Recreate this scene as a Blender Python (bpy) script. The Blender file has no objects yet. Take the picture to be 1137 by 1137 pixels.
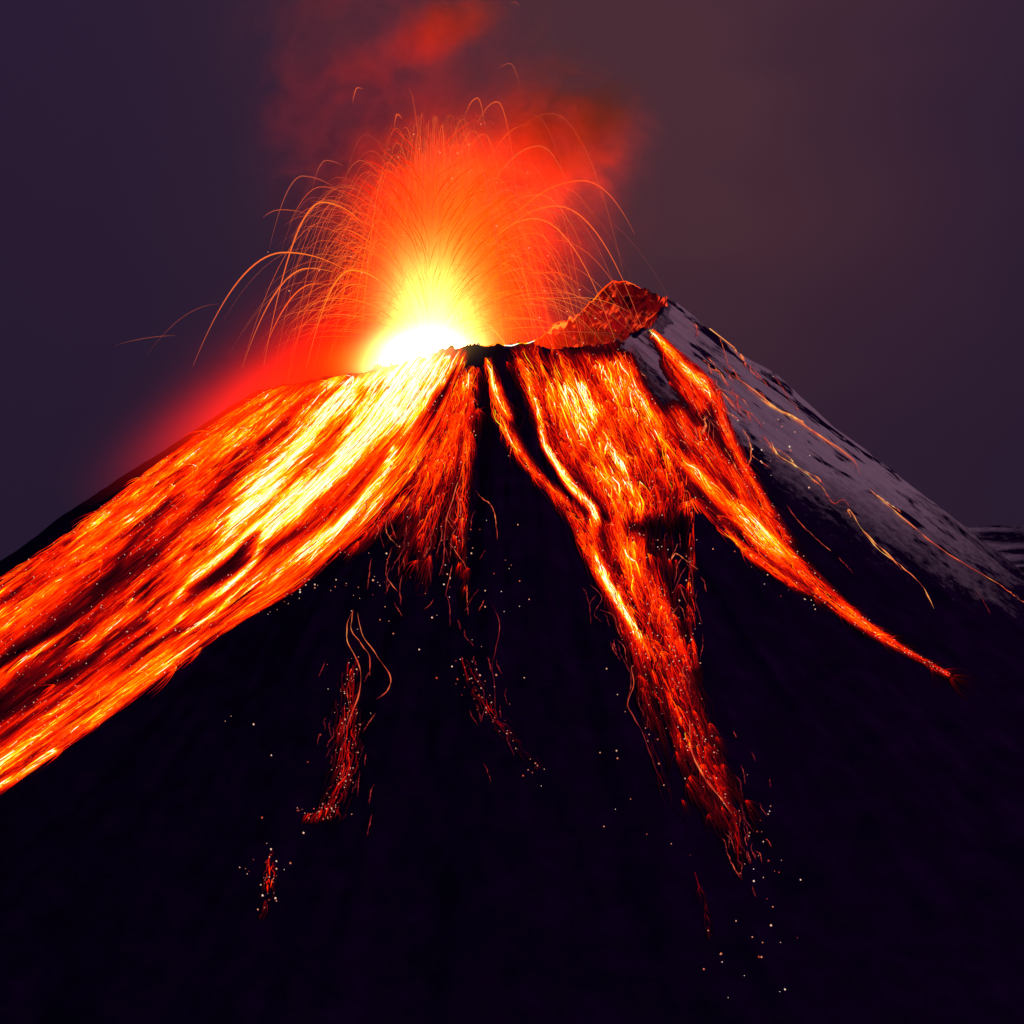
import bpy, math, random
import numpy as np
from mathutils import Vector
from mathutils.bvhtree import BVHTree

S = bpy.context.scene
C = S.collection
rng = np.random.default_rng(11)
random.seed(11)

# ---------------------------------------------------------------- camera
ZC = 700.0            # height of the opposite hillside the photograph is taken from
DIST = 4000.0
HALF = 568.5          # the frame is 1137 m wide at the crater's distance
cd = bpy.data.cameras.new('camera')
cam = bpy.data.objects.new('camera', cd); C.objects.link(cam)
cam.location = (0, -DIST, ZC); cam.rotation_euler = (math.radians(90), 0, 0)
cd.sensor_width = 36; cd.lens = 36 * DIST / (2 * HALF)
cd.clip_start = 5; cd.clip_end = 80000
S.camera = cam

# ---------------------------------------------------------------- sky
W = bpy.data.worlds.new('World'); S.world = W; W.use_nodes = True
nt = W.node_tree; N = nt.nodes; L = nt.links; N.clear()
out = N.new('ShaderNodeOutputWorld'); bg = N.new('ShaderNodeBackground'); bg.inputs[1].default_value = 1.0
L.new(bg.outputs[0], out.inputs[0])
tc = N.new('ShaderNodeTexCoord'); sp = N.new('ShaderNodeSeparateXYZ'); L.new(tc.outputs['Generated'], sp.inputs[0])
def wmath(op, a, b=None, c=None, clamp=False):
    m = N.new('ShaderNodeMath'); m.operation = op; m.use_clamp = clamp
    for i, v in enumerate((a, b, c)):
        if v is None: continue
        if isinstance(v, (int, float)): m.inputs[i].default_value = v
        else: L.new(v, m.inputs[i])
    return m.outputs[0]
nz = N.new('ShaderNodeTexNoise'); nz.inputs['Scale'].default_value = 9.0; nz.inputs['Detail'].default_value = 3; nz.inputs['Roughness'].default_value = .5
mp = N.new('ShaderNodeMapping'); mp.inputs['Scale'].default_value = (1, 1, 2.2); L.new(tc.outputs['Generated'], mp.inputs[0]); L.new(mp.outputs[0], nz.inputs[0])
# clouds: a broad patch of thin cloud over the crater, warmer than the night sky round it
dx = wmath('DIVIDE', wmath('SUBTRACT', sp.outputs[0], 0.035), 0.085)
dz = wmath('DIVIDE', wmath('SUBTRACT', sp.outputs[2], 0.15), 0.16)
d2 = wmath('ADD', wmath('MULTIPLY', dx, dx), wmath('MULTIPLY', dz, dz))
patch = wmath('POWER', 2.718, wmath('MULTIPLY', d2, -1.0))
cl = wmath('MULTIPLY', patch, wmath('ADD', wmath('MULTIPLY', nz.outputs[0], 1.4), 0.3))
mix = N.new('ShaderNodeMix'); mix.data_type = 'RGBA'
mix.inputs[6].default_value = (.0215, .0115, .0335, 1); mix.inputs[7].default_value = (.066, .025, .037, 1)
L.new(wmath('MULTIPLY', cl, 1.0, clamp=True), mix.inputs[0])
# darker towards the horizon on the right
low = wmath('MULTIPLY', wmath('ADD', sp.outputs[2], 0.14, clamp=False), 3.2)
lowc = wmath('ADD', wmath('MULTIPLY', low, .5, clamp=True), .62)
vm = N.new('ShaderNodeVectorMath'); vm.operation = 'SCALE'; L.new(mix.outputs[2], vm.inputs[0]); L.new(lowc, vm.inputs['Scale'])
L.new(vm.outputs[0], bg.inputs[0])

# moonlight: the one sun lamp, weak and cool, from the right and behind the mountain's shoulder
sl = bpy.data.lights.new('moon', 'SUN'); moon = bpy.data.objects.new('moon', sl); C.objects.link(moon)
sl.energy = 0.44; sl.angle = math.radians(8); sl.color = (1.0, .52, .60)
moon.rotation_euler = Vector((-.80, .10, -.42)).to_track_quat('-Z', 'Y').to_euler()

S.view_settings.view_transform = 'Standard'; S.view_settings.look = 'None'
S.view_settings.exposure = 0; S.view_settings.gamma = 1; S.view_settings.use_curve_mapping = False
S.render.engine = 'CYCLES'
S.cycles.use_denoising = True
S.cycles.volume_bounces = 1; S.cycles.max_bounces = 4; S.cycles.diffuse_bounces = 2
S.cycles.volume_step_rate = 1.0; S.cycles.volume_max_steps = 256
S.cycles.sample_clamp_indirect = 6; S.cycles.sample_clamp_direct = 0

# ---------------------------------------------------------------- noise
T = rng.random((256, 256))
def vn(x, y):
    xi = np.floor(x).astype(np.int64); yi = np.floor(y).astype(np.int64)
    fx = x - xi; fy = y - yi; fx = fx*fx*(3-2*fx); fy = fy*fy*(3-2*fy)
    a = T[xi & 255, yi & 255]; b = T[(xi+1) & 255, yi & 255]; c = T[xi & 255, (yi+1) & 255]; d = T[(xi+1) & 255, (yi+1) & 255]
    return ((a*(1-fx)+b*fx)*(1-fy) + (c*(1-fx)+d*fx)*fy) * 2 - 1
def fbm(x, y, o=4, g=.5):
    s = 0; a = 1; t = 0
    for i in range(o):
        s = s + a*vn(x*2**i + 17.3*i, y*2**i + 5.1*i); t += a; a *= g
    return s / t

# ---------------------------------------------------------------- mountain
CX = -8.0
#          angle  radius  rim height above ZC   slope
RIM = np.array([
    (-180, 275, 134, .667), (-165, 262, 136, .67), (-150, 215, 146, .69), (-135, 185, 156, .70), (-120, 170, 166, .70),
    (-105, 163, 177, .70), (-98, 161, 179, .70), (-88, 160, 176, .70), (-70, 160, 176, .70), (-50, 161, 180, .70),
    (-35, 163, 188, .72), (-22, 166, 198, .735), (-12, 168, 208, .74), (0, 176, 226, .74), (12, 184, 240, .745),
    (26, 190, 250, .745), (38, 188, 260, .75), (48, 186, 266, .76), (56, 178, 242, .76), (66, 172, 214, .75), (80, 168, 192, .72),
    (100, 168, 165, .70), (130, 180, 140, .68), (155, 225, 130, .667), (180, 275, 134, .667)], float)
def polar(x, y):
    dx = x - CX
    return np.hypot(dx, y), np.degrees(np.arctan2(y, dx))
def height(x, y):
    r, th = polar(x, y)
    R = np.interp(th, RIM[:, 0], RIM[:, 1]); H = np.interp(th, RIM[:, 0], RIM[:, 2]); s = np.interp(th, RIM[:, 0], RIM[:, 3])
    back = np.clip((np.sin(np.radians(th)) + .1) * 2, 0, 1) * np.clip(np.cos(np.radians(th)) * 3, 0, 1)
    R = R + 5*vn(th/7, th*0+3.3) + 2.2*vn(th/1.9, th*0+9.3)
    H = H + 1.6*vn(th/5, th*0+1.7) + 1.2*vn(th/1.3, th*0+2.9) + back*(6*vn(th/6+4, th*0+7.7)+3.5*vn(th/1.7, th*0+4.7))
    d = r - R
    zo = H - s*d + 1.2e-4*np.clip(d-500, 0, None)**2
    zi = np.maximum(H - 1.25*(R - r) + 12*fbm(x/24, y/24, 5, .6), 95 + 6*fbm(x/30, y/30, 3))
    wo = np.clip(d/130, 0, 1)
    cosx = np.abs(np.sin(th*math.pi/180))
    no = wo*(13*vn(th/11+3, r/420) * cosx + 6*vn(th/3.4, r/150)) + np.clip(d/35, 0, 1)*(3.2*fbm(x/38, y/38, 4, .55) + 2.0*vn(th/1.1, r/45))
    z = np.where(d > 0, zo + no, zi)
    return np.maximum(z + ZC, 8*fbm(x/400, y/400, 3) + 10)

th_f = np.linspace(-184, 62, 1500); th_b = np.linspace(62, 176, 160)[1:-1]
TH = np.radians(np.concatenate([th_f, th_b]))
rr = np.concatenate([np.linspace(0, 120, 22)[:-1], np.linspace(120, 330, 130)[:-1], np.linspace(330, 1150, 330)[:-1], np.linspace(1150, 2200, 60)])
nT, nR = len(TH), len(rr)
GX = CX + np.outer(rr, np.cos(TH)); GY = np.outer(rr, np.sin(TH)); GZ = height(GX, GY)
V = np.stack([GX, GY, GZ], -1).reshape(-1, 3)
i = np.arange(nR-1)[:, None]; j = np.arange(nT)[None, :]; j2 = (j+1) % nT
F = np.stack([i*nT+j, (i+1)*nT+j, (i+1)*nT+j2, i*nT+j2], -1).reshape(-1, 4)

def mesh_np(name, V, F, mat, parent=None, attrs=None, smooth=True):
    me = bpy.data.meshes.new(name); V = np.asarray(V, np.float32); F = np.asarray(F, np.int32)
    me.vertices.add(len(V)); me.vertices.foreach_set('co', V.ravel())
    k = F.shape[1]
    me.loops.add(F.size); me.loops.foreach_set('vertex_index', F.ravel())
    me.polygons.add(len(F)); me.polygons.foreach_set('loop_start', np.arange(0, F.size, k, dtype=np.int32))
    me.polygons.foreach_set('use_smooth', np.full(len(F), smooth))
    me.update(calc_edges=True); me.validate()
    for a, v in (attrs or {}).items():
        at = me.attributes.new(a, 'FLOAT', 'POINT'); at.data.foreach_set('value', np.asarray(v, np.float32).ravel())
    me.materials.append(mat)
    o = bpy.data.objects.new(name, me); C.objects.link(o)
    if parent: o.parent = parent; o.matrix_parent_inverse = parent.matrix_world.inverted()
    return o
def tag(o, label=None, cat=None, group=None, kind=None):
    if label: o['label'] = label
    if cat: o['category'] = cat
    if group: o['group'] = group
    if kind: o['kind'] = kind
    return o

def new_mat(name):
    m = bpy.data.materials.new(name); m.use_nodes = True; m.node_tree.nodes.clear(); return m, m.node_tree.nodes, m.node_tree.links
def ramp(n, stops):
    r = n.new('ShaderNodeValToRGB'); e = r.color_ramp.elements
    e[0].position = 0; e[0].color = (*stops[0][1], 1)
    e[1].position = 1; e[1].color = (*stops[-1][1], 1)
    if stops[0][0] > 0: e[0].position = stops[0][0]
    if stops[-1][0] < 1: e[1].position = stops[-1][0]
    for p, c in stops[1:-1]:
        x = e.new(p); x.color = (*c, 1)
    return r

# rock and snow
m_rock, n, l = new_mat('rock_and_snow')
o_ = n.new('ShaderNodeOutputMaterial'); bs = n.new('ShaderNodeBsdfPrincipled'); l.new(bs.outputs[0], o_.inputs[0])
bs.inputs['Roughness'].default_value = .95; bs.inputs['Specular IOR Level'].default_value = .0
geo = n.new('ShaderNodeNewGeometry')
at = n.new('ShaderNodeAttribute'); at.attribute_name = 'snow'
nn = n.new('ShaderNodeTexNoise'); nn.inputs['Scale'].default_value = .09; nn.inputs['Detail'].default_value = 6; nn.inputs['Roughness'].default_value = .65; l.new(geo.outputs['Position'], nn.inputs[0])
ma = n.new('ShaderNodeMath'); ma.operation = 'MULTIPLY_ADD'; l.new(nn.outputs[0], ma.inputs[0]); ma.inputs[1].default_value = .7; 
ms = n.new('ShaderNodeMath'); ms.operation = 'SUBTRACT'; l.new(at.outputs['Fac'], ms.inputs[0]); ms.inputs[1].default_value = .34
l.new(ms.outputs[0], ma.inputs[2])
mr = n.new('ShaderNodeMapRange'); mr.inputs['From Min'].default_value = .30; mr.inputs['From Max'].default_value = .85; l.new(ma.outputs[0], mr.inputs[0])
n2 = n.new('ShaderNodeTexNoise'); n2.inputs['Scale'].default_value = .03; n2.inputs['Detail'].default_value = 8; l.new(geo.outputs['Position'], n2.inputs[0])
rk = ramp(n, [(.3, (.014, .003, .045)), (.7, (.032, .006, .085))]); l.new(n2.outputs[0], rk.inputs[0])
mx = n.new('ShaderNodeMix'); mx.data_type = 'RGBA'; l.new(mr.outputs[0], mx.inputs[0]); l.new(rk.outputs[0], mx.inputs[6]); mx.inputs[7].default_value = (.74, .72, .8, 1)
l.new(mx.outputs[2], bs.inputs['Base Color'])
bp = n.new('ShaderNodeBump'); bp.inputs['Strength'].default_value = .6; bp.inputs['Distance'].default_value = 2.5; l.new(nn.outputs[0], bp.inputs['Height']); l.new(bp.outputs[0], bs.inputs['Normal'])

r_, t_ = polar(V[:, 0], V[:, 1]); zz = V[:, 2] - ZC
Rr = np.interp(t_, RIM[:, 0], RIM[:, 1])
# snow keeps to the right-hand flank; its soft left and lower fade has shadow painted in; rock bands run down the fall line through it
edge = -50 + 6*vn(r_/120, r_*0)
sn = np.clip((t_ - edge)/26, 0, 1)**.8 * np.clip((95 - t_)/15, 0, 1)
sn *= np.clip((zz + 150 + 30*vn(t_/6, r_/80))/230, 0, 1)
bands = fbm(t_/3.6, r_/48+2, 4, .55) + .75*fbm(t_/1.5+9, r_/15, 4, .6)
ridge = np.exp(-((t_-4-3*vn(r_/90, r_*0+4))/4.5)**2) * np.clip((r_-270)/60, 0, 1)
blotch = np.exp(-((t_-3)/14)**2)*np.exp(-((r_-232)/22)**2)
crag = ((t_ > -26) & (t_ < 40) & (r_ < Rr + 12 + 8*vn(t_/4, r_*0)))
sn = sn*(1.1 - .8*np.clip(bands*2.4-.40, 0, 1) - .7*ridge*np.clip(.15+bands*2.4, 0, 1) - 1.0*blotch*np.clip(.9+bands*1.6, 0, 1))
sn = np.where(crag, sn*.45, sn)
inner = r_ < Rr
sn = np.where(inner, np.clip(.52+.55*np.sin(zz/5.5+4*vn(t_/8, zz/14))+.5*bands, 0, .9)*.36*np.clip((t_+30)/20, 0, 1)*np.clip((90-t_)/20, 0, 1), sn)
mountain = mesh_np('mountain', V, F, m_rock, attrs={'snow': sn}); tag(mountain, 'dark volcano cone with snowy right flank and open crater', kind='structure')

bvh = BVHTree.FromPolygons([tuple(v) for v in V.tolist()], F.tolist())

# ground and the far ridge on the right
m_g, n, l = new_mat('dark_ground')
o_ = n.new('ShaderNodeOutputMaterial'); bs = n.new('ShaderNodeBsdfPrincipled'); l.new(bs.outputs[0], o_.inputs[0]); bs.inputs['Roughness'].default_value = 1
g2 = n.new('ShaderNodeNewGeometry'); n2 = n.new('ShaderNodeTexNoise'); n2.inputs['Scale'].default_value = .004; n2.inputs['Detail'].default_value = 8; l.new(g2.outputs['Position'], n2.inputs[0])
rk = ramp(n, [(.3, (.008, .009, .010)), (.7, (.022, .022, .020))]); l.new(n2.outputs[0], rk.inputs[0]); l.new(rk.outputs[0], bs.inputs['Base Color'])
gx = np.linspace(-30000, 30000, 61); GXX, GYY = np.meshgrid(gx, gx)
gz = np.zeros_like(GXX)
a = np.arange(60)[:, None]*61 + np.arange(60)[None, :]
tag(mesh_np('ground', np.stack([GXX, GYY, gz], -1).reshape(-1, 3), np.stack([a, a+1, a+62, a+61], -1).reshape(-1, 4), m_g), 'dark ground round the volcano', kind='structure')

# far ridge: a low snow-striped hill behind the right shoulder
rx = np.linspace(-500, 1500, 160); ry = np.linspace(0, 900, 90); RX, RY = np.meshgrid(rx, ry)
env = np.clip((RX+330)/200, 0, 1)
RZ = -60 + (RY/900)*env*(70) + 15*fbm(RX/90, RY/110, 5, .6)*env - (1-env)*160 - np.clip(RY-650, 0, None)*.8
kx = 1300/1.0
a = np.arange(89)[:, None]*160 + np.arange(159)[None, :]
hv = np.stack([RX+700, RY+900, RZ+ZC-12], -1).reshape(-1, 3)
hs = np.clip(.5+.9*fbm(hv[:, 0]/150, hv[:, 2]/7, 4), 0, .72)
tag(mesh_np('distant_hill', hv, np.stack([a, a+1, a+161, a+160], -1).reshape(-1, 4), m_rock, attrs={'snow': hs}), 'low snow streaked ridge behind the right shoulder', kind='structure')

# ---------------------------------------------------------------- molten rock
LAVA = [(0, (0, 0, 0)), (.10, (.03, .0003, .002)), (.22, (.24, .001, .001)), (.36, (.72, .006, .0)), (.50, (1, .032, .0)), (.62, (1, .075, .0)),
        (.76, (1, .22, .0)), (.86, (1, .52, .002)), (.94, (1, .88, .04)), (1, (1, 1, .75))]
def lava_mat(name, stops, strength=1.0, noise=0):
    m, n, l = new_mat(name)
    o_ = n.new('ShaderNodeOutputMaterial'); bs = n.new('ShaderNodeBsdfPrincipled'); l.new(bs.outputs[0], o_.inputs[0])
    bs.inputs['Base Color'].default_value = (.015, .01, .014, 1); bs.inputs['Roughness'].default_value = .95; bs.inputs['Specular IOR Level'].default_value = 0
    at = n.new('ShaderNodeAttribute'); at.attribute_name = 'glow_level'
    rp = ramp(n, stops)
    src = at.outputs['Fac']
    if noise:
        g = n.new('ShaderNodeNewGeometry'); nn = n.new('ShaderNodeTexNoise'); nn.inputs['Scale'].default_value = .16; nn.inputs['Detail'].default_value = 5; nn.inputs['Roughness'].default_value = .7
        l.new(g.outputs['Position'], nn.inputs[0])
        a1 = n.new('ShaderNodeMath'); a1.operation = 'MULTIPLY_ADD'; l.new(nn.outputs[0], a1.inputs[0]); a1.inputs[1].default_value = noise*2; a1.inputs[2].default_value = 1-noise
        a2 = n.new('ShaderNodeMath'); a2.operation = 'MULTIPLY'; l.new(a1.outputs[0], a2.inputs[0]); l.new(src, a2.inputs[1]); src = a2.outputs[0]
    l.new(src, rp.inputs[0]); em = n.new('ShaderNodeEmission'); l.new(rp.outputs[0], em.inputs[0]); em.inputs[1].default_value = strength
    ad = n.new('ShaderNodeAddShader'); l.new(bs.outputs[0], ad.inputs[0]); l.new(em.outputs[0], ad.inputs[1]); l.new(ad.outputs[0], o_.inputs[0])
    m.cycles.emission_sampling = 'NONE'
    return m
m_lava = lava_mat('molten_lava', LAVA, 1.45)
m_bed = lava_mat('molten_bed', LAVA, 1.25, .22)
m_trick = lava_mat('hot_trickle', [(0, (.02, .001, .004)), (.25, (.22, .012, .016)), (.45, (.7, .07, .03)), (.6, (.95, .20, .06)), (.75, (1, .42, .10)), (1, (1, .9, .4))], 1.0)
m_spark = lava_mat('hot_spark', [(0, (.06, .012, .012)), (.25, (.26, .05, .03)), (.5, (.80, .12, .022)), (.75, (1, .32, .015)), (1, (1, .85, .15))], 1.25)
m_ember = lava_mat('ember_glow', [(0, (.15, .01, .01)), (.35, (.6, .06, .03)), (.65, (.9, .35, .2)), (1, (1, .72, .55))], 1.0)

def proj(px, py, y=0.0):
    k = (DIST + y)/DIST
    return np.array([(px-HALF)*k, y, ZC + (HALF-py)*k])
CAM = Vector((0, -DIST, ZC))
def drape(P):
    """rays through picture points onto the mountain: world points, normals, hit flags"""
    sh = P.shape[:-1]; Q = P.reshape(-1, 2)
    W_ = np.zeros((len(Q), 3)); Nn = np.zeros((len(Q), 3)); ok = np.zeros(len(Q), bool)
    D = np.stack([Q[:, 0]-HALF, np.full(len(Q), DIST), HALF-Q[:, 1]], -1); D /= np.linalg.norm(D, axis=1)[:, None]
    rc = bvh.ray_cast
    for k, d in enumerate(D.tolist()):
        h = rc(CAM, d)
        if h[0] is not None:
            W_[k] = h[0]; Nn[k] = h[1]; ok[k] = True
    Nn[Nn[:, 2] < 0] *= -1
    return W_.reshape(*sh, 3), Nn.reshape(*sh, 3), ok.reshape(sh)

def tubes(P, R, Hh, sides=3):
    """P (n,k,3) centre lines, R (n,k) radii, Hh (n,k) heat -> verts, faces, heat"""
    n, k, _ = P.shape
    t = np.gradient(P, axis=1); t /= np.linalg.norm(t, axis=2, keepdims=True) + 1e-9
    up = np.array([.13, -.55, .82]); a = np.cross(t, up); a /= np.linalg.norm(a, axis=2, keepdims=True) + 1e-9; b = np.cross(a, t)
    ang = np.arange(sides)*2*math.pi/sides + .5
    V = P[:, :, None] + R[:, :, None, None]*(a[:, :, None]*np.cos(ang)[None, None, :, None] + b[:, :, None]*np.sin(ang)[None, None, :, None])
    base = (np.arange(n)*k*sides)[:, None, None] + (np.arange(k-1)*sides)[None, :, None]
    s = np.arange(sides)[None, None]; s2 = (s+1) % sides
    F = np.stack([base+s, base+s2, base+sides+s2, base+sides+s], -1).reshape(-1, 4)
    return V.reshape(-1, 3), F, np.repeat(Hh.reshape(n, k, 1), sides, 2).ravel()

def resample(pts, m=60):
    p = np.array(pts, float); d = np.r_[0, np.cumsum(np.hypot(*np.diff(p, axis=0).T))]; d /= d[-1]
    # smooth the corners a little
    q = np.stack([np.interp(np.linspace(0, 1, m), d, p[:, k]) for k in (0, 1)], -1)
    for _ in range(4): q[1:-1] = (q[:-2] + 2*q[1:-1] + q[2:])/4
    return q
def guide_eval(G, u, t):
    g, m, _ = G.shape; u = np.clip(u, 0, 1)*(g-1); t = np.clip(t, 0, 1)*(m-1)
    a = np.minimum(u.astype(int), g-2); b = np.minimum(t.astype(int), m-2); fu = (u-a)[..., None]; ft = (t-b)[..., None]
    return (G[a, b]*(1-fu) + G[a+1, b]*fu)*(1-ft) + (G[a, b+1]*(1-fu) + G[a+1, b+1]*fu)*ft
def field(P, lines):
    best = np.zeros(P.shape[:-1])
    for ln in lines:
        for (x0, y0, a0, s0), (x1, y1, a1, s1) in zip(ln[:-1], ln[1:]):
            dx, dy = x1-x0, y1-y0
            t = np.clip(((P[..., 0]-x0)*dx + (P[..., 1]-y0)*dy)/(dx*dx+dy*dy+1e-9), 0, 1)
            d = np.hypot(P[..., 0]-x0-t*dx, P[..., 1]-y0-t*dy)/(s0+t*(s1-s0))
            best = np.maximum(best, (a0+t*(a1-a0))*np.exp(-d**2))
    return best
def heat_at(P, hot, cold):
    h = field(P, hot)
    return h*(1-field(P, cold)) if cold else h

def crest(px, y0=300, y1=620):
    for y in np.arange(y0, y1, .5):
        d = Vector((px-HALF, DIST, HALF-y)).normalized()
        if bvh.ray_cast(CAM, d)[0] is not None: return y
    return y1
def snap(guides):
    for g in guides:
        c = crest(g[0][0]); g[0] = (g[0][0], c+1.2)
    return guides
def build_flow(label, group, guides, hot, cold, n, length, wobble, rad, nparts, bed=(160, 260), bedk=.8, power=1.3, seed=1, dots=0, hk=1.0, u_noise=26, jit=.13, up=1.0, fans=0, clump=.25, top=False, streak=.55):
    rg = np.random.default_rng(seed)
    if top: snap(guides)
    G = np.stack([resample(g) for g in guides])
    if top: G[:, 0, 1] += .5
    wdt = max(np.hypot(*(g1-g0)[20:40].mean(0)) for g0, g1 in zip(G[:1], G[-1:]))
    def base_heat(P, u=None, t=None):
        h = heat_at(P, hot, cold)
        if u is None: return h*(1 + clump*.6*vn(P[..., 0]/13+seed, P[..., 1]/19))
        amp = clump*(1-.75*np.clip((h-.80)/.15, 0, 1))
        u = u + .012*vn(t*14+seed, u*6); q = u*wdt
        return h*np.clip(1 + amp*(1.0*vn(q/17+seed, t*glen/70) + 1.1*vn(q/6.5, t*glen/45+seed) + .9*vn(q/2.6, t*glen/28+seed) + .8*vn(q/1.3, t*glen/16)), .12, 1.6)
    glen = np.mean([np.hypot(*np.diff(g, axis=0).T).sum() for g in G])
    P0 = guide_eval(G, np.array([.5]), np.array([.15])); w0, _, ok0 = drape(P0)
    root = bpy.data.objects.new('lava_flow', None); C.objects.link(root); root.location = w0[0] if ok0[0] else (0, -150, ZC+150)
    root.empty_display_size = 20
    tag(root, label, 'lava flow', group)
    bpy.context.view_layer.update()
    # --- glowing bed: a thin sheet of molten rock with thickness, lying on the slope
    if bed:
        nu, ntt = bed
        U, Tt = np.meshgrid(np.linspace(0, 1, nu), np.linspace(0, 1, ntt), indexing='ij')
        P = guide_eval(G, U, Tt)
        P = P + 3*np.stack([vn(U*9, Tt*11+3), vn(U*9+7, Tt*11)], -1)
        Wp, Nn, ok = drape(P)
        h = base_heat(P, U, Tt)
        wv = U + .020*vn(Tt*9, U*4)
        st = .5*vn(wv*u_noise, Tt*5+seed) + .35*vn(wv*u_noise*2.7, Tt*12) + .30*vn(wv*u_noise*5, Tt*26)
        h = h*bedk*(1 + streak*st)
        h = h*np.clip(U*12, 0, 1)*np.clip((1-U)*12, 0, 1)*np.clip((1-Tt)*10, 0, 1)*(1.0 if top else np.clip(Tt*20, 0, 1))
        th_ = .15 + 1.1*np.clip(h*1.6, 0, 1)
        Vt = Wp + Nn*th_[..., None]; Vb = Wp - Nn*.8
        idx = np.arange(nu*ntt).reshape(nu, ntt)
        q = np.stack([idx[:-1, :-1], idx[1:, :-1], idx[1:, 1:], idx[:-1, 1:]], -1).reshape(-1, 4)
        w = Wp.reshape(-1, 3); good = ok.ravel()[q].all(1)
        good &= (np.ptp(w[q, 1], axis=1) < 45) & (h.ravel()[q].max(1) > .05)
        q = q[good]; nb = nu*ntt
        # side walls round the rim of the sheet
        e = np.concatenate([q[:, [0, 1]], q[:, [1, 2]], q[:, [2, 3]], q[:, [3, 0]]]); key = np.sort(e, 1); kk = key[:, 0]*nb + key[:, 1]
        uq, ix, ct = np.unique(kk, return_index=True, return_counts=True); be = e[ix[ct == 1]]
        F_ = np.concatenate([q, q[:, ::-1]+nb, np.stack([be[:, 1], be[:, 0], be[:, 0]+nb, be[:, 1]+nb], -1)])
        Vv = np.concatenate([Vt.reshape(-1, 3), Vb.reshape(-1, 3)]); hh = np.concatenate([h.ravel(), h.ravel()])
        used, inv = np.unique(F_, return_inverse=True)
        mesh_np('glowing_bed', Vv[used], inv.reshape(F_.shape), m_bed, root, {'glow_level': hh[used]})
    # --- strands
    K = 12
    U0 = []; T0 = []
    while sum(map(len, U0)) < n:
        u = rg.random(n*3); t = rg.random(n*3)
        h = heat_at(guide_eval(G, u, t), hot, cold)
        keep = rg.random(n*3) < np.clip(h, 0, 1)**power * 1.2
        U0.append(u[keep]); T0.append(t[keep])
    u = np.concatenate(U0)[:n]; t = np.concatenate(T0)[:n]
    ln = rg.uniform(length[0], length[1], n)*rg.uniform(.35, 1, n)/glen
    big = rg.random(n) < .12; ln[big] *= 1.7
    kk = np.linspace(0, 1, K)[None]
    Tm = t[:, None] + ln[:, None]*kk
    ph = rg.random(n)[:, None]*200
    Um = u[:, None] + (rg.normal(0, .012, n)[:, None]*kk)
    P = guide_eval(G, Um, np.clip(Tm, 0, 1))
    amp = wobble*rg.uniform(.3, 1.6, n)[:, None]*np.clip(kk*3, .15, 1)
    sc = 2.2*ln[:, None]*glen/45
    P = P + np.stack([amp*vn(ph+kk*sc, ph*0+seed), .5*amp*vn(ph+kk*sc, ph*0+seed+9)], -1)
    if fans:
        nf = fans; uf = np.concatenate([rg.random(nf*6)]); tf = rg.random(nf*6)
        hf = heat_at(guide_eval(G, uf, tf), hot, cold); kp = np.where(rg.random(nf*6) < hf)[0][:nf]
        A0 = guide_eval(G, uf[kp], tf[kp]); A1 = guide_eval(G, uf[kp], tf[kp]+.03); fd = A1-A0; fd /= np.linalg.norm(fd, axis=1, keepdims=True)+1e-9
        rows = []; 
        for q_ in range(len(kp)):
            ns = rg.integers(7, 18); spread = rg.uniform(.2, .75); Lf = rg.uniform(12, 42)
            for _ in range(ns):
                a = rg.normal(0, spread); d0 = np.array([fd[q_, 0]*math.cos(a)-fd[q_, 1]*math.sin(a), fd[q_, 0]*math.sin(a)+fd[q_, 1]*math.cos(a)])
                L_ = Lf*rg.uniform(.35, 1.1); k1 = kk[0][:, None]
                rows.append(A0[q_] + L_*(k1*(1-.5*k1)*d0 + .55*k1**2*fd[q_]) + rg.normal(0, .8, 2))
        rows = np.array(rows); P = np.concatenate([P, rows]); n = len(P)
        Tm = np.concatenate([Tm, np.zeros((len(rows), K))])
    isfan = np.arange(n) >= len(u)
    Wp, Nn, ok = drape(P)
    good = ok.all(1) & (np.abs(np.diff(Wp[:, :, 1], axis=1)).max(1) < 55) & (Tm[:, 0] < .985)
    h = base_heat(P)*hk
    h[:len(u)] = base_heat(P[:len(u)], Um, Tm[:len(u)])*hk
    h = np.where(isfan[:, None], h + .22*np.exp(-kk*3.5) , h)
    h = np.clip(h*(1+rg.normal(0, jit, n)[:, None]) + rg.choice([0, .10, .2], n, p=[.6, .3, .1])[:, None]*(h > .2), 0, 1)
    h = h*(.78+.22*np.clip(1.3-kk, 0, 1)) + .06*np.exp(-(kk*9)**2)
    good &= h.max(1) > .10
    Wp, Nn, h, P = Wp[good], Nn[good], h[good], P[good]
    R = rg.uniform(rad[0], rad[1], len(h))*np.where(rg.random(len(h)) < .15, 1.5, 1)
    prof = np.sin(np.pi*np.clip(.08+kk*.9, 0, 1))**.6; prof = prof*(1.15-.5*kk)
    Rm = R[:, None]*prof
    Wp = Wp + Nn*(Rm[..., None]*.5 + 1.0*up)
    inside = (P[:, :, 0].min(1) > 0) & (P[:, :, 1].max(1) < 1137)
    score = Rm.mean(1)*h.mean(1)*np.linalg.norm(Wp[:, -1]-Wp[:, 0], axis=1)*inside
    order = np.argsort(-score); top = order[:nparts]; rest = order[nparts:]
    for q_ in top:
        v, f, hh = tubes(Wp[q_:q_+1], Rm[q_:q_+1]*1.1, h[q_:q_+1], 5)
        mesh_np('lava_rivulet', v, f, m_lava, root, {'glow_level': hh})
    if len(rest):
        v, f, hh = tubes(Wp[rest], Rm[rest], h[rest])
        o = mesh_np('fine_rivulets', v, f, m_lava, root, {'glow_level': hh}); tag(o, kind='stuff')
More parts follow.
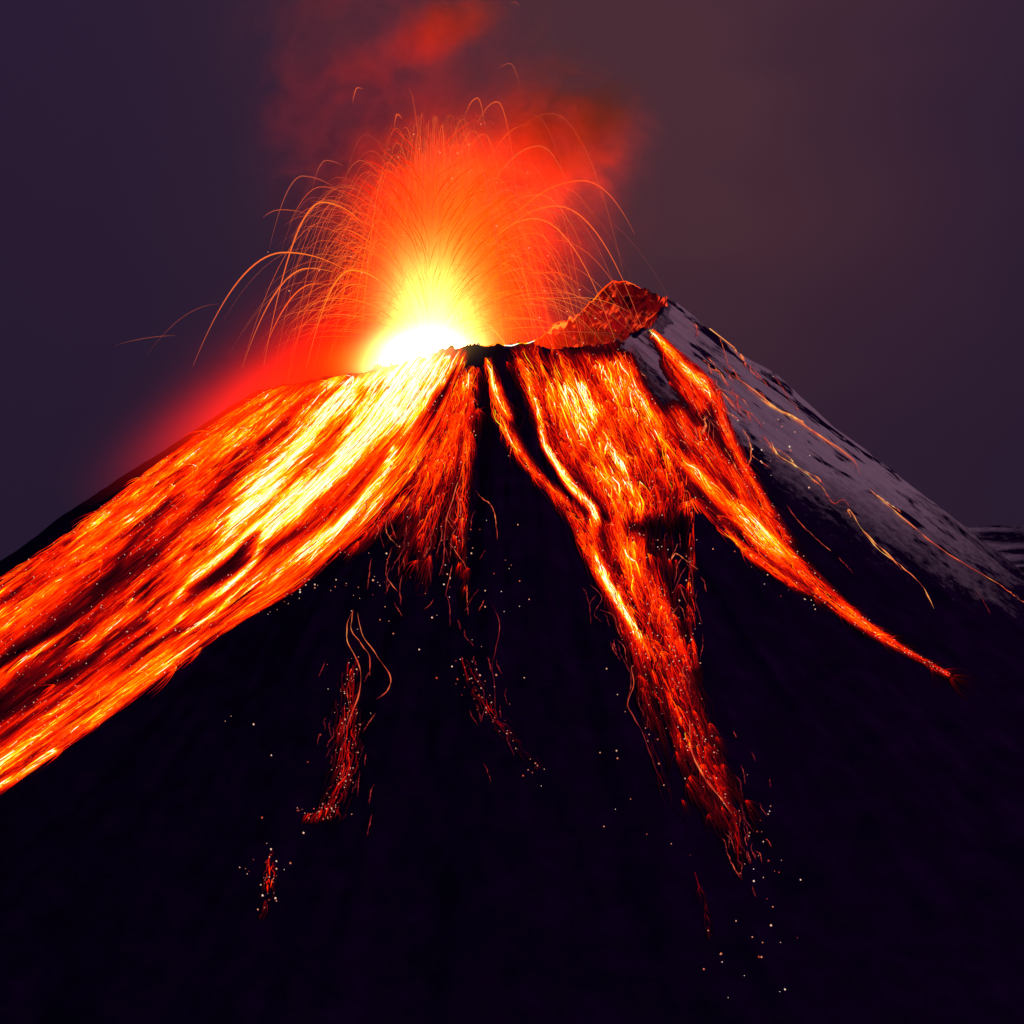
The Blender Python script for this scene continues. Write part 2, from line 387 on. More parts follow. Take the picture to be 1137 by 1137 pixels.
    # --- rolling glowing cinders riding on the flow
    if dots:
        ud = rg.random(dots*4); td = rg.random(dots*4); Pd = guide_eval(G, ud, td); hd = heat_at(Pd, hot, cold)
        kp = (rg.random(dots*4) < .9*np.exp(-((hd-.30)/.14)**2)) & (hd > .06)
        Pd = Pd[kp][:dots]; wd, nd, okd = drape(Pd); wd = wd[okd] + nd[okd]*1.8
        v, f, hh = balls(wd, rg.uniform(.22, .62, len(wd)), rg.uniform(.25, .9, len(wd)))
        tag(mesh_np('cinder_shower', v, f, m_ember, root, {'glow_level': hh}), kind='stuff')
    return root

OV = np.array([(0, 0, 1), (1, 0, 0), (0, 1, 0), (-1, 0, 0), (0, -1, 0), (0, 0, -1)], float)
OF = np.array([(0, 1, 2), (0, 2, 3), (0, 3, 4), (0, 4, 1), (5, 2, 1), (5, 3, 2), (5, 4, 3), (5, 1, 4)])
# one subdivision of the octahedron: small rounded clods
def subdiv(V, F):
    V = list(map(tuple, V)); mid = {}; out = []
    def m(a, b):
        k = (min(a, b), max(a, b))
        if k not in mid:
            p = (np.array(V[a])+np.array(V[b]))/2; V.append(tuple(p/np.linalg.norm(p))); mid[k] = len(V)-1
        return mid[k]
    for a, b, c in F:
        x, y, z = m(a, b), m(b, c), m(c, a); out += [(a, x, z), (x, b, y), (z, y, c), (x, y, z)]
    return np.array(V), np.array(out)
OV, OF = subdiv(OV, OF)
def balls(P, R, Hh):
    n = len(P); V = P[:, None]+R[:, None, None]*OV[None]*np.random.default_rng(5).uniform(.75, 1.2, (n, len(OV), 1))
    F = (np.arange(n)*len(OV))[:, None, None] + OF[None]
    return V.reshape(-1, 3), F.reshape(-1, 3), np.repeat(Hh, len(OV))

# left flow ------------------------------------------------------
LG = [
    [(300, 428), (210, 490), (130, 551), (60, 604), (0, 643), (-90, 705)],
    [(335, 424), (245, 505), (150, 580), (60, 645), (0, 690), (-90, 752)],
    [(400, 417), (335, 490), (240, 562), (150, 640), (60, 712), (0, 760), (-90, 828)],
    [(455, 410), (400, 480), (310, 562), (210, 650), (110, 730), (0, 812), (-90, 880)],
    [(500, 398), (455, 462), (400, 525), (330, 602), (230, 688), (110, 775), (0, 852), (-90, 915)],
    [(527, 390), (508, 435), (475, 505), (410, 588), (335, 655), (240, 708), (190, 748), (100, 814), (0, 884), (-90, 950)]]
LH = [
    [(320, 440, .58, 34), (240, 505, .56, 36), (140, 585, .55, 34), (0, 685, .55, 36), (-90, 750, .5, 40)],
    [(345, 432, .66, 16), (400, 425, 1.0, 20), (460, 412, 1.06, 24), (508, 402, .92, 14)],
    [(260, 590, .58, 24), (150, 672, .54, 24), (60, 730, .46, 20), (0, 770, .42, 18)],
    [(30, 640, .62, 8), (0, 662, .62, 8)], [(160, 540, .62, 6), (110, 580, .64, 7), (70, 612, .6, 6)], [(215, 505, .6, 8), (180, 530, .66, 7), (150, 556, .62, 6)],
    [(300, 432, .42, 14), (200, 500, .42, 14), (130, 556, .42, 10), (60, 606, .40, 9), (0, 650, .42, 9), (-90, 712, .4, 9)],
    [(470, 500, .60, 30), (380, 590, .60, 30), (250, 680, .60, 34), (120, 760, .60, 34), (0, 845, .62, 30), (-90, 905, .6, 25)],
    [(505, 402, .86, 12), (480, 420, .95, 20), (430, 455, 1.12, 36), (392, 505, 1.12, 32), (335, 560, 1.06, 26), (275, 603, 1.0, 15), (215, 645, .92, 9), (170, 685, .72, 8)],
    [(400, 425, 1.0, 20), (350, 470, .95, 28), (300, 530, .92, 28), (250, 580, .84, 24), (200, 625, .70, 20)],
    [(437, 500, .98, 7), (427, 528, 1.0, 7), (390, 570, .92, 9), (330, 620, .90, 9), (290, 650, .82, 9), (200, 705, .70, 10), (100, 775, .68, 10), (0, 852, .72, 10), (-90, 915, .7, 10)],
    [(290, 600, .98, 4), (282, 625, .98, 5), (262, 645, .86, 6), (200, 690, .7, 8)],
    [(110, 684, .6, 7), (53, 718, .76, 7), (0, 752, .72, 9), (-90, 815, .6, 10)],
    [(60, 835, .74, 6), (0, 875, .75, 6), (-90, 935, .75, 6)],
    [(130, 590, .68, 7), (90, 620, .68, 8), (0, 682, .6, 8)],
    [(515, 425, .55, 22), (470, 510, .46, 22), (405, 590, .42, 16), (335, 645, .42, 14), (240, 698, .5, 12), (100, 805, .5, 10)]]
LC = [
    [(440, 478, .30, 10), (400, 525, .45, 10), (345, 578, .55, 10), (300, 612, .45, 7)],
    [(283, 600, .75, 7), (262, 622, .88, 11), (235, 642, .88, 10), (212, 655, .6, 6)],
    [(204, 552, .35, 5), (148, 601, .6, 6), (128, 635, .6, 6), (104, 661, .4, 6)],
    [(140, 668, .3, 5), (100, 695, .5, 7), (50, 740, .7, 9), (0, 782, .75, 13), (-90, 840, .8, 18)],
    [(190, 560, .4, 8), (120, 610, .4, 5), (60, 640, .5, 7), (0, 670, .55, 8)],
    [(200, 700, .5, 4), (150, 735, .55, 6), (90, 778, .5, 6), (30, 820, .4, 5)],
    [(170, 700, .55, 4), (110, 745, .5, 6), (40, 795, .6, 8), (0, 822, .6, 8)]]
build_flow('broad white-hot to orange lava flow spilling down the left flank', 'lava flows on the volcano', LG, LH, LC, 7500, (20, 150), 2.4, (.16, .58), 96, bed=(420, 460), bedk=.86, seed=3, dots=800, u_noise=40, jit=.17, fans=70, clump=.36, top=True, streak=.34, hk=.98)

# right flow ------------------------------------------------------
RG = [
    [(535, 395), (545, 455), (570, 508), (612, 552), (640, 598), (664, 650), (695, 720), (710, 800), (733, 880), (768, 960), (788, 1045)],
    [(572, 390), (600, 450), (622, 505), (655, 560), (672, 605), (692, 655), (718, 715), (745, 790), (775, 860), (805, 920), (818, 990)],
    [(640, 386), (680, 450), (710, 510), (728, 560), (722, 605), (738, 655), (755, 715), (775, 785), (798, 845), (830, 900), (845, 960)],
    [(705, 374), (745, 440), (766, 490), (770, 560), (768, 640), (770, 720), (790, 800), (802, 845), (828, 890), (866, 955)]]
RH = [
    [(600, 400, .50, 30), (635, 450, .60, 40), (678, 520, .62, 36), (705, 565, .52, 34), (700, 640, .44, 32), (728, 720, .34, 28), (755, 800, .25, 26), (785, 865, .18, 22), (815, 915, .12, 18)],
    [(665, 398, .55, 24), (700, 455, .58, 24), (735, 505, .55, 18), (760, 560, .4, 14)],
    [(577, 402, .82, 5), (590, 430, .92, 7), (600, 468, .86, 5), (604, 495, .9, 4), (636, 542, .92, 5), (662, 568, .88, 6), (656, 600, .72, 8), (665, 632, .78, 8), (686, 668, .80, 6), (715, 715, .66, 7), (745, 765, .46, 7), (762, 820, .36, 5), (790, 868, .28, 4), (815, 905, .2, 4), (822, 960, .12, 4)],
    [(645, 430, .76, 9), (665, 480, .74, 12), (690, 520, .72, 12), (700, 545, .68, 9)],
    [(545, 448, .50, 8), (560, 482, .52, 9), (590, 524, .52, 7), (642, 578, .52, 9), (652, 612, .5, 8)],
    [(541, 402, .70, 5), (552, 440, .60, 7), (562, 462, .5, 8)],
    [(725, 640, .45, 10), (745, 700, .4, 9), (765, 740, .3, 8)],
    [(770, 570, .40, 5), (768, 650, .34, 5), (772, 740, .22, 5)],
    [(765, 955, .14, 5), (780, 1000, .20, 3), (788, 1042, .26, 2)],
    [(716, 760, .22, 8), (722, 830, .15, 8), (745, 890, .08, 8)]]
RC = [
    [(553, 392, .8, 5), (572, 436, .88, 7), (590, 492, .80, 7), (610, 530, .5, 6)],
    [(700, 585, .75, 9), (728, 588, .88, 15), (748, 590, .75, 10)],
    [(640, 386, .6, 5), (672, 392, .65, 7), (705, 388, .8, 8)],
    [(668, 470, .35, 5), (640, 520, .35, 6), (672, 575, .75, 5)],
    [(745, 430, .7, 8), (765, 470, .7, 8)],
    [(575, 510, .3, 5), (630, 570, .4, 5)]]
build_flow('orange lava fan below the crater lip narrowing to a long central tongue', 'lava flows on the volcano', RG, RH, RC, 4200, (12, 75), 5.5, (.14, .50), 90, bed=(320, 480), bedk=.44, seed=7, dots=420, u_noise=22, jit=.24, fans=240, clump=.62, top=True, streak=.45, hk=.85)

# right-hand tongue ------------------------------------------------
TG = [
    [(672, 384), (700, 450), (735, 510), (770, 560), (830, 618), (880, 655), (960, 703), (1055, 753)],
    [(700, 378), (735, 450), (775, 510), (815, 560), (860, 612), (905, 655), (970, 704), (1055, 752)],
    [(716, 368), (765, 425), (805, 490), (840, 555), (880, 610), (925, 658), (985, 707), (1056, 751)],
    [(726, 364), (800, 425), (812, 480), (850, 550), (893, 608), (935, 655), (990, 705), (1057, 750)]]
THh = [
    [(690, 400, .52, 12), (705, 440, .62, 12), (745, 495, .60, 13), (800, 556, .60, 16), (850, 602, .64, 15), (900, 648, .60, 11), (950, 688, .52, 7), (1000, 722, .44, 4), (1052, 750, .40, 2.5)],
    [(722, 368, .70, 5), (752, 402, .66, 8), (782, 428, .70, 9), (798, 448, .5, 7), (806, 470, .3, 6)],
    [(690, 470, .55, 8), (730, 530, .66, 8), (770, 570, .6, 10), (830, 615, .5, 8), (900, 660, .48, 5)],
    [(820, 560, .6, 8), (850, 590, .68, 7), (880, 620, .62, 7)],
    [(752, 462, .44, 14), (795, 510, .46, 17), (838, 562, .46, 12), (872, 604, .42, 8)], [(798, 448, .5, 8), (812, 490, .44, 9), (834, 538, .42, 9), (856, 575, .4, 7)],
    [(740, 405, .42, 10), (775, 450, .40, 12)],
    [(800, 470, .42, 5), (822, 500, .3, 6)], [(812, 468, .45, 4), (812, 480, .5, 4)]]
THc = [
    [(722, 384, .7, 6), (738, 420, .75, 7), (760, 450, .5, 6)],
    [(715, 482, .5, 4), (750, 520, .75, 6), (792, 562, .6, 5), (830, 598, .3, 4)]]
build_flow('orange lava tongue running diagonally to the right below the snow', 'lava flows on the volcano', TG, THh, THc, 3000, (16, 90), 4.6, (.14, .46), 60, bed=(200, 400), bedk=.46, seed=9, dots=220, u_noise=18, jit=.22, fans=80, clump=.62, top=False, streak=.45, hk=.78)

# central spray below the apex of the lip --------------------------
CG = [
    [(512, 405), (478, 490), (440, 545), (398, 592), (370, 625)],
    [(520, 408), (495, 490), (470, 550), (450, 600), (430, 640)],
    [(526, 408), (512, 490), (502, 560), (495, 620), (490, 670)],
    [(534, 408), (532, 480), (535, 540), (528, 600), (520, 665)]]
CHh = [[(520, 415, .62, 10), (510, 450, .5, 18), (492, 500, .46, 26), (478, 550, .38, 28), (470, 590, .26, 28), (462, 640, .13, 26)],
      [(520, 480, .40, 10), (515, 540, .40, 8), (510, 590, .30, 8), (515, 650, .16, 7)], [(450, 555, .42, 8), (420, 580, .35, 10), (385, 615, .2, 10)]]
CHc = [[(518, 398, .8, 6), (515, 410, .8, 7)], [(533, 408, .8, 6), (540, 440, .8, 6)], [(488, 470, .6, 6), (480, 482, .5, 5)]]
build_flow('thin red lava spray fanning out just below the lip apex', 'lava flows on the volcano', CG, CHh, CHc, 900, (10, 60), 5.5, (.14, .42), 40, bed=(120, 160), bedk=.42, hk=.9, seed=13, dots=90, u_noise=9, jit=.25, fans=60, clump=.45, streak=.6)

# dim ember patches low on the face
build_flow('dim red ember streak low on the dark face left of centre', 'lava flows on the volcano',
    [[(375, 730), (370, 800), (345, 860), (330, 915)], [(395, 730), (392, 800), (385, 850), (350, 915)], [(430, 740), (425, 800), (408, 860), (385, 910)]],
    [[(392, 740, .22, 12), (388, 800, .20, 16), (385, 855, .30, 14), (372, 900, .24, 12), (340, 908, .22, 8)]], [], 170, (10, 45), 5, (.25, .5), 16, bed=None, hk=.85, seed=17, dots=110, u_noise=6, jit=.25, power=1)
build_flow('faint red ember streak on the dark face right of centre', 'lava flows on the volcano',
    [[(505, 710), (520, 770), (550, 815), (590, 860)], [(525, 700), (545, 760), (565, 800), (605, 850)]],
    [[(515, 735, .18, 9), (535, 780, .18, 9), (556, 805, .26, 7), (575, 830, .12, 6), (600, 855, .15, 5)]], [], 60, (8, 30), 4, (.22, .42), 8, bed=None, hk=.85, seed=19, dots=60, u_noise=4, jit=.25, power=1)
build_flow('small isolated red ember patch lowest on the left face', 'lava flows on the volcano',
    [[(288, 930), (286, 970), (280, 1022)], [(302, 930), (304, 970), (298, 1022)], [(312, 935), (322, 970), (312, 1015)]],
    [[(298, 945, .12, 6), (300, 975, .36, 8), (297, 1000, .18, 8), (290, 1018, .1, 5)]], [], 40, (6, 18), 3, (.3, .5), 6, bed=None, hk=.85, seed=23, dots=50, u_noise=4, jit=.25, power=1)

# ---------------------------------------------------------------- single rivulets on the slope
def spline(pts, m):
    p = np.array(pts, float); p = np.vstack([2*p[0]-p[1], p, 2*p[-1]-p[-2]]); o = []
    seg = len(p)-3
    for s in np.linspace(0, seg-1e-6, m):
        i = int(s); f = s-i; a, b, c, d = p[i:i+4]
        o.append(.5*((2*b)+(c-a)*f+(2*a-5*b+4*c-d)*f*f+(3*b-a-3*c+d)*f**3))
    return np.array(o)
def rivulet(label, pts, heat, r, mat=None, name='lava_trickle', cat='lava trickle', group='lone lava trickles', prof=None, m=34):
    P = spline(pts, m); P = P + .5*np.stack([vn(np.arange(m)*.45+pts[0][0], np.zeros(m)), vn(np.arange(m)*.45, np.ones(m)+pts[0][1])], -1)
    w, nn_, ok = drape(P)
    if ok.sum() < 6: return
    w, nn_ = w[ok], nn_[ok]; k = np.linspace(0, 1, len(w))
    rp_ = r*np.clip(.72+.75*vn(k*17+pts[0][1], k*0+5), .16, 1.25)*np.clip(np.minimum(k*6+.25, (1-k)*6+.3), 0, 1); w = w + nn_*(r*.5+1.3)
    h = np.interp(k, np.linspace(0, 1, len(heat)), heat)*(1+.2*vn(k*14+pts[0][0], k*0)+.18*vn(k*37+pts[0][0], k*0+2))
    v, f, hh = tubes((w)[None], rp_[None], h[None], 6)
    o = mesh_np(name, v-w[0], f, mat or m_lava, None, {'glow_level': hh}); o.location = w[0]
    return tag(o, label, cat, group)
TR = [
 ('short crooked glowing trickle at the top of a pair, left of the central dark wedge', [(392, 680), (386, 695), (386, 715), (397, 735), (401, 752), (398, 775), (390, 795), (384, 812)], [.55, .62, .5, .5, .42, .28], .95),
 ('glowing trickle curling left in the dim ember streak', [(393, 678), (390, 700), (400, 715), (410, 730), (411, 752)], [.55, .58, .5, .35], .8),
 ('long bent glowing trickle that swings right then back over the ember streak', [(397, 682), (402, 705), (418, 728), (433, 752), (430, 768), (418, 778)], [.5, .6, .5, .52, .2], .7),
 ('straight faint trickle running down beside the ember streak', [(391, 755), (385, 770), (388, 790), (382, 810), (384, 822)], [.3, .38, .3, .25], .7),
 ('thin hooked trickle under the left flow ending in a pale ember', [(440, 568), (430, 580), (430, 593), (442, 608)], [.2, .42, .5, .62], .6),
 ('thin hooked trickle lower down on the dark face', [(436, 608), (430, 625), (429, 642), (442, 658)], [.25, .35, .45, .45], .55),
 ('tiny kinked trickle below the edge of the left flow', [(415, 580), (421, 588), (417, 600)], [.4, .5, .35], .6),
 ('curved pale trickle right of the central red spray', [(527, 546), (538, 556), (547, 565), (551, 582), (552, 600)], [.3, .5, .52, .35], .65),
 ('forked trickle hanging straight from the central spray', [(508, 537), (502, 560), (496, 580), (494, 610), (491, 640)], [.55, .5, .45, .35, .2], .9),
 ('short branch trickle right of the forked one', [(506, 545), (512, 565), (513, 588), (516, 605)], [.5, .48, .45, .25], .8),
 ('slanting pale trickle in the middle of the dark face', [(499, 604), (508, 616), (516, 628), (520, 640)], [.4, .45, .4, .25], .5),
 ('short upright red trickle below the slanting pale one', [(519, 650), (519, 668), (520, 684)], [.42, .5, .25], .6),
 ('faint long trickle curving down right of the dark face centre', [(546, 672), (554, 695), (550, 720), (546, 742), (549, 765), (550, 795)], [.12, .35, .25, .2, .26, .12], .55),
 ('short pale dash trickle under the lower hooked one', [(438, 670), (443, 679), (447, 686)], [.2, .38, .25], .5),
 ('bright long trickle on the snow from the upper rocks', [(812, 418), (840, 437), (862, 455), (890, 472), (915, 488), (945, 510), (954, 527)], [.6, .68, .78, .72, .6, .55, .4], 1.05),
 ('second strand of the bright trickle across the snow', [(830, 432), (855, 452), (880, 463), (905, 482), (935, 503)], [.5, .72, .78, .6, .5], .9),
 ('branch trickle beside the bright one on the snow', [(848, 446), (868, 458), (892, 470)], [.55, .78, .6], 1.2),
 ('long thin trickle running down the snow to the right edge', [(966, 545), (985, 562), (1010, 583), (1040, 608), (1075, 630), (1110, 650)], [.72, .68, .55, .45, .5, .66], .85),
 ('thin end of the long snow trickle at the right frame edge', [(1108, 649), (1122, 660), (1142, 674)], [.4, .5, .55], .6),
 ('twin strand at the top of the long thin snow trickle', [(968, 548), (990, 563), (1000, 570)], [.65, .72, .5], .75),
 ('kinked orange trickle on the snow between the two long ones', [(856, 492), (862, 505), (880, 517), (895, 528), (912, 542), (918, 552)], [.6, .74, .76, .7, .65, .5], 1.0),
 ('short strand alongside the kinked orange trickle', [(860, 498), (875, 508), (885, 520), (905, 530), (915, 540)], [.5, .66, .7, .62, .5], .7),
 ('faint winding link trickle below the kinked one', [(915, 546), (925, 560), (935, 556), (943, 563)], [.45, .4, .35, .4], .6),
 ('hooked orange trickle with a triangular head on the lower snow', [(944, 575), (941, 568), (945, 570), (954, 586), (970, 603), (990, 622), (1000, 634)], [.65, .7, .72, .7, .68, .6, .4], .95),
 ('orange trickle curving down to a blunt end near the lower right', [(956, 590), (975, 612), (1000, 630), (1022, 650), (1036, 677)], [.66, .7, .62, .6, .66], .85),
 ('thin straight trickle on the dark slope above the orange tongue', [(873, 562), (888, 582), (905, 598), (922, 613)], [.3, .45, .5, .5], .55),
 ('broken faint end of the straight trickle', [(930, 620), (938, 628), (947, 638)], [.3, .3, .2], .45),
 ('twisted trickle dropping from the upper snow edge', [(804, 498), (812, 510), (822, 530), (830, 545), (834, 560)], [.6, .6, .5, .4, .25], .8),
 ('bent trickle right of the twisted one', [(824, 478), (832, 492), (833, 508), (828, 520), (814, 523)], [.5, .62, .55, .45, .35], .8),
 ('long arched trickle leaving the yellow lobe over the snow', [(770, 425), (785, 440), (798, 455), (806, 475), (814, 490)], [.7, .6, .55, .55, .4], .7),
 ('upper trickle hooking down past the dark rocks', [(786, 366), (800, 372), (812, 384), (818, 394)], [.72, .68, .55, .4], .9),
 ('thin branch trickle falling through the dark rocks', [(798, 376), (804, 392), (809, 410)], [.5, .48, .4], .55),
 ('small orange lobe in the dark rocks of the upper snow', [(821, 394), (824, 400), (828, 408)], [.62, .6, .4], 1.8),
 ('small orange flame-shaped lobe beside the tongue', [(781, 464), (783, 474), (779, 484)], [.66, .6, .4], 2.0),
 ('pale looping trickle on the rim rocks', [(766, 360), (772, 362), (774, 370), (772, 376)], [.4, .5, .4, .25], .7),
 ('short pale dash on the mid snow', [(805, 440), (820, 452), (832, 462)], [.3, .38, .25], .5),
 ('faint short dash trickle low on the right slope', [(1082, 656), (1092, 670), (1100, 684)], [.12, .22, .14], .55),
 ('thin crooked strand sticking out right of the central tongue', [(752, 605), (745, 622), (750, 616), (762, 624), (774, 634)], [.5, .5, .55, .55, .62], .7),
 ('long left outlier strand under the left edge of the orange fan', [(655, 650), (668, 665), (660, 682), (668, 692)], [.25, .3, .28, .2], .5),
 ('wavy strand leaving the tongue to the left', [(700, 742), (703, 762), (697, 785), (712, 812), (722, 840), (730, 862)], [.45, .42, .38, .3, .3, .2], .65),
 ('s-shaped strand in the lower tongue', [(765, 800), (768, 835), (780, 862), (800, 888), (812, 905)], [.4, .62, .58, .55, .4], .95),
 ('thin strand at the lower end of the tongue', [(806, 945), (815, 965), (824, 978)], [.35, .5, .2], .55),
]
for lb, pts, ht, r in TR: rivulet(lb, pts, np.array(ht)*.95, r*.62, m_trick)
STK = [  # centre, spread, main direction, length, count, heat, label, group
 ((478, 600), (38, 45), (-.15, 1), (10, 38), 46, (.15, .42), 'faint red streak trickling down the dark face below the central spray', 'faint streaks below the central spray'),
 ((535, 760), (16, 36), (.35, 1), (8, 24), 16, (.12, .32), 'faint red streak in the dim ember line right of the face centre', 'faint streaks right of centre'),
 ((385, 830), (24, 48), (-.2, 1), (8, 26), 24, (.12, .34), 'faint red streak beside the dim ember streak left of centre', 'faint streaks left of centre'),
 ((815, 440), (36, 34), (.8, 1), (10, 38), 30, (.3, .62), 'short orange streak crossing the upper snow beside the lava', 'short streaks on the upper snow'),
 ((770, 445), (16, 26), (.5, 1), (14, 40), 22, (.35, .62), 'thin orange streak between the lava fan and the snow edge', 'thin streaks by the snow edge'),
 ((760, 660), (12, 60), (.12, 1), (10, 40), 20, (.15, .4), 'thin dim strand hanging off the right side of the central tongue', 'dim strands right of the tongue'),
 ((690, 720), (12, 55), (.25, 1), (10, 40), 16, (.15, .4), 'thin dim strand hanging off the left side of the central tongue', 'dim strands left of the tongue'),
 ((825, 920), (16, 40), (.3, 1), (8, 26), 26, (.15, .42), 'thin red streak at the ragged tip of the central tongue', 'streaks at the tongue tip'),
]
rs = np.random.default_rng(77)
for c_, sp_, d_, l_, n_, h_, lb, gp in STK:
    for _ in range(n_):
        p0 = np.array(c_) + rs.normal(0, 1, 2)*sp_; d0 = np.array(d_, float) + rs.normal(0, .22, 2); d0 /= np.hypot(*d0); L_ = rs.uniform(*l_)
        bend = np.array([-d0[1], d0[0]])*rs.normal(0, .10)*L_
        if 'left side' in lb: p0[0] += (p0[1]-720)*.22
        hh_ = rs.uniform(*h_)
        rivulet(lb, [p0, p0+d0*L_*.35+bend, p0+d0*L_*.7+bend*.4, p0+d0*L_], [hh_*.6, hh_, hh_*.9, hh_*.5], rs.uniform(.3, .55), m_trick, group=gp, m=14)
lip = [(x, crest(x)+1.0) for x in np.linspace(527, 712, 30)]  # added emissive strand standing in for the lip's backlit edge
rivulet('thin glowing line drawn along the near crater lip for its backlit edge', lip, [.9, .98, .92, .75, .6, .55, .62, .5], .75, m_lava, m=90)

# ---------------------------------------------------------------- embers on the dark slope
EM = [  # centre px, spread, count, label, group
 (385, 640, 22, 26, 16, 'tiny white glowing ember on the dark slope beneath the left lava flow', 'embers beneath the left flow'),
 (345, 645, 26, 9, 22, 'tiny pale ember at the ragged lower edge of the left lava flow', 'embers at the edge of the left flow'),
 (450, 650, 30, 45, 22, 'tiny white ember on the dark face between the left flow and the central spray', 'embers left of the face centre'),
 (520, 625, 24, 38, 30, 'tiny white ember on the dark face below the central red spray', 'embers below the central spray'),
 (575, 590, 20, 40, 9, 'tiny white ember in the dark wedge beside the orange fan', 'embers in the dark wedge'),
 (530, 745, 22, 26, 24, 'tiny pale ember around the faint streak right of centre', 'embers round the faint right streak'),
 (380, 780, 22, 60, 18, 'tiny pale ember around the dim streak left of centre', 'embers round the dim left streak'),
 (345, 906, 18, 5, 16, 'tiny ember in the row at the foot of the dim left streak', 'embers in the foot row'),
 (295, 970, 16, 22, 18, 'tiny red ember around the lowest isolated patch', 'embers round the lowest patch'),
 (262, 830, 18, 22, 4, 'lone white ember on the far left of the dark face', 'lone embers on the far left'),
 (765, 670, 10, 45, 14, 'tiny pale ember just right of the central tongue', 'embers right of the tongue'),
 (700, 830, 22, 50, 14, 'tiny pale ember just left of the lower central tongue', 'embers left of the tongue'),
 (850, 935, 15, 32, 26, 'tiny orange ember in the scatter at the tongue tip', 'embers at the tongue tip'),
 (830, 1050, 28, 28, 16, 'tiny pale ember at the very bottom below the tongue tip', 'embers at the bottom'),
 (850, 500, 30, 45, 26, 'tiny pale ember lying on the snowy slope', 'embers on the snow'),
 (890, 665, 70, 26, 18, 'tiny pale ember along the lower edge of the right tongue', 'embers along the right tongue'),
 (595, 855, 14, 8, 6, 'tiny red ember at the end of the faint right streak', 'embers ending the faint streak'),
]
for cx, cy, sx, sy, cnt, lb, gp in EM:
    P = np.stack([rng.normal(cx, sx, cnt), rng.normal(cy, sy, cnt)], -1)
    if 'ragged' in lb: P[:, 1] = 655 - (P[:, 0]-335)*.78 + rng.normal(0, 5, cnt)
    if 'along the lower' in lb: P[:, 1] = 640 + (P[:, 0]-850)*.6 + rng.normal(0, 6, cnt)
    w, nn_, ok = drape(P)
    for q in range(cnt):
        if not ok[q] or not (0 < P[q, 0] < 1137 and 0 < P[q, 1] < 1137): continue
        rad = .34 + .6*rng.random()**2
        v, f, hh = balls(np.zeros((1, 3)), np.array([rad]), np.array([rng.uniform(.15, 1)]))
        o = mesh_np('ember', v, f, m_ember, None, {'glow_level': hh}); o.location = w[q] + nn_[q]*(rad*.6+.3)
        tag(o, lb, 'ember', gp)

# ---------------------------------------------------------------- the fountain
VX, VY = proj(478, 385)[0], -5.0
VENT = np.array([VX, VY, ZC + HALF - 398])
ftn = bpy.data.objects.new('lava_fountain', None); C.objects.link(ftn); ftn.location = VENT
tag(ftn, 'blinding white and yellow lava fountain bursting from the crater', 'lava fountain')
bpy.context.view_layer.update()
# molten core: a lumpy jet of white-hot rock
m_core, n, l = new_mat('white_hot_core')
o_ = n.new('ShaderNodeOutputMaterial'); em = n.new('ShaderNodeEmission'); em.inputs[0].default_value = (1, .19, .016, 1); em.inputs[1].default_value = 1350; l.new(em.outputs[0], o_.inputs[0])
cv, cf = subdiv(*subdiv(OV, OF))
nr = np.array([fbm(np.array([v[0]*2.2+5]), np.array([v[2]*2.2+v[1]*1.7]), 3)[0] for v in cv])
cw = np.where(cv[:, 2] > 0, 1-.55*cv[:, 2], 1)
core = mesh_np('molten_core', cv*np.stack([22*cw, 22*cw, 24+0*cw], -1)*(1+.3*nr)[:, None] + VENT + (0, 0, 4), cf, m_core, ftn)

# incandescent spray: emitting volume of fine molten fragments, with lit haze drawn as glow
def vol_nodes(name):
    m, n, l = new_mat(name)
    def M(op, *a, clamp=False):
        x = n.new('ShaderNodeMath'); x.operation = op; x.use_clamp = clamp
        for i, v in enumerate(a):
            if isinstance(v, (int, float)): x.inputs[i].default_value = v
            else: l.new(v, x.inputs[i])
        return x.outputs[0]
    g = n.new('ShaderNodeTexCoord'); pos = g.outputs['Object']
    def sepv(v):
        s = n.new('ShaderNodeSeparateXYZ'); l.new(v, s.inputs[0]); return s.outputs
    def noise(v, scale, detail=3, rough=.55, stretch=(1, 1, 1), dist=0):
        mpn = n.new('ShaderNodeMapping'); mpn.inputs['Scale'].default_value = tuple(scale*s for s in stretch); l.new(v, mpn.inputs[0])
        z = n.new('ShaderNodeTexNoise'); z.inputs['Scale'].default_value = 1; z.inputs['Detail'].default_value = detail; z.inputs['Roughness'].default_value = rough; z.inputs['Distortion'].default_value = dist
        l.new(mpn.outputs[0], z.inputs[0]); return z.outputs[0]
    def vadd(v, off):
        a = n.new('ShaderNodeVectorMath'); a.operation = 'ADD'; l.new(v, a.inputs[0]); a.inputs[1].default_value = off; return a.outputs[0]
    def blob(v, c, s, p=1.0, tilt=0):
        # exp(-|(v-c)/s|^(2p)) with an optional tilt about the depth axis
        a = vadd(v, (-c[0], -c[1], -c[2]))
        mpn = n.new('ShaderNodeMapping'); mpn.inputs['Rotation'].default_value = (0, tilt, 0); l.new(a, mpn.inputs[0])
        d = n.new('ShaderNodeVectorMath'); d.operation = 'DIVIDE'; l.new(mpn.outputs[0], d.inputs[0]); d.inputs[1].default_value = s
        e = n.new('ShaderNodeVectorMath'); e.operation = 'LENGTH'; l.new(d.outputs[0], e.inputs[0])
        return M('POWER', 2.71828, M('MULTIPLY', M('POWER', e.outputs['Value'], 2*p), -1.0))
    return m, n, l, M, pos, sepv, noise, vadd, blob
def ellipsoid(name, c, s, mat, parent=None):
    v, f = subdiv(*subdiv(OV, OF))
    o = mesh_np(name, v*np.array(s), f, mat); o.location = c
    if parent:
        bpy.context.view_layer.update(); o.parent = parent; o.matrix_parent_inverse = parent.matrix_world.inverted()
    return o

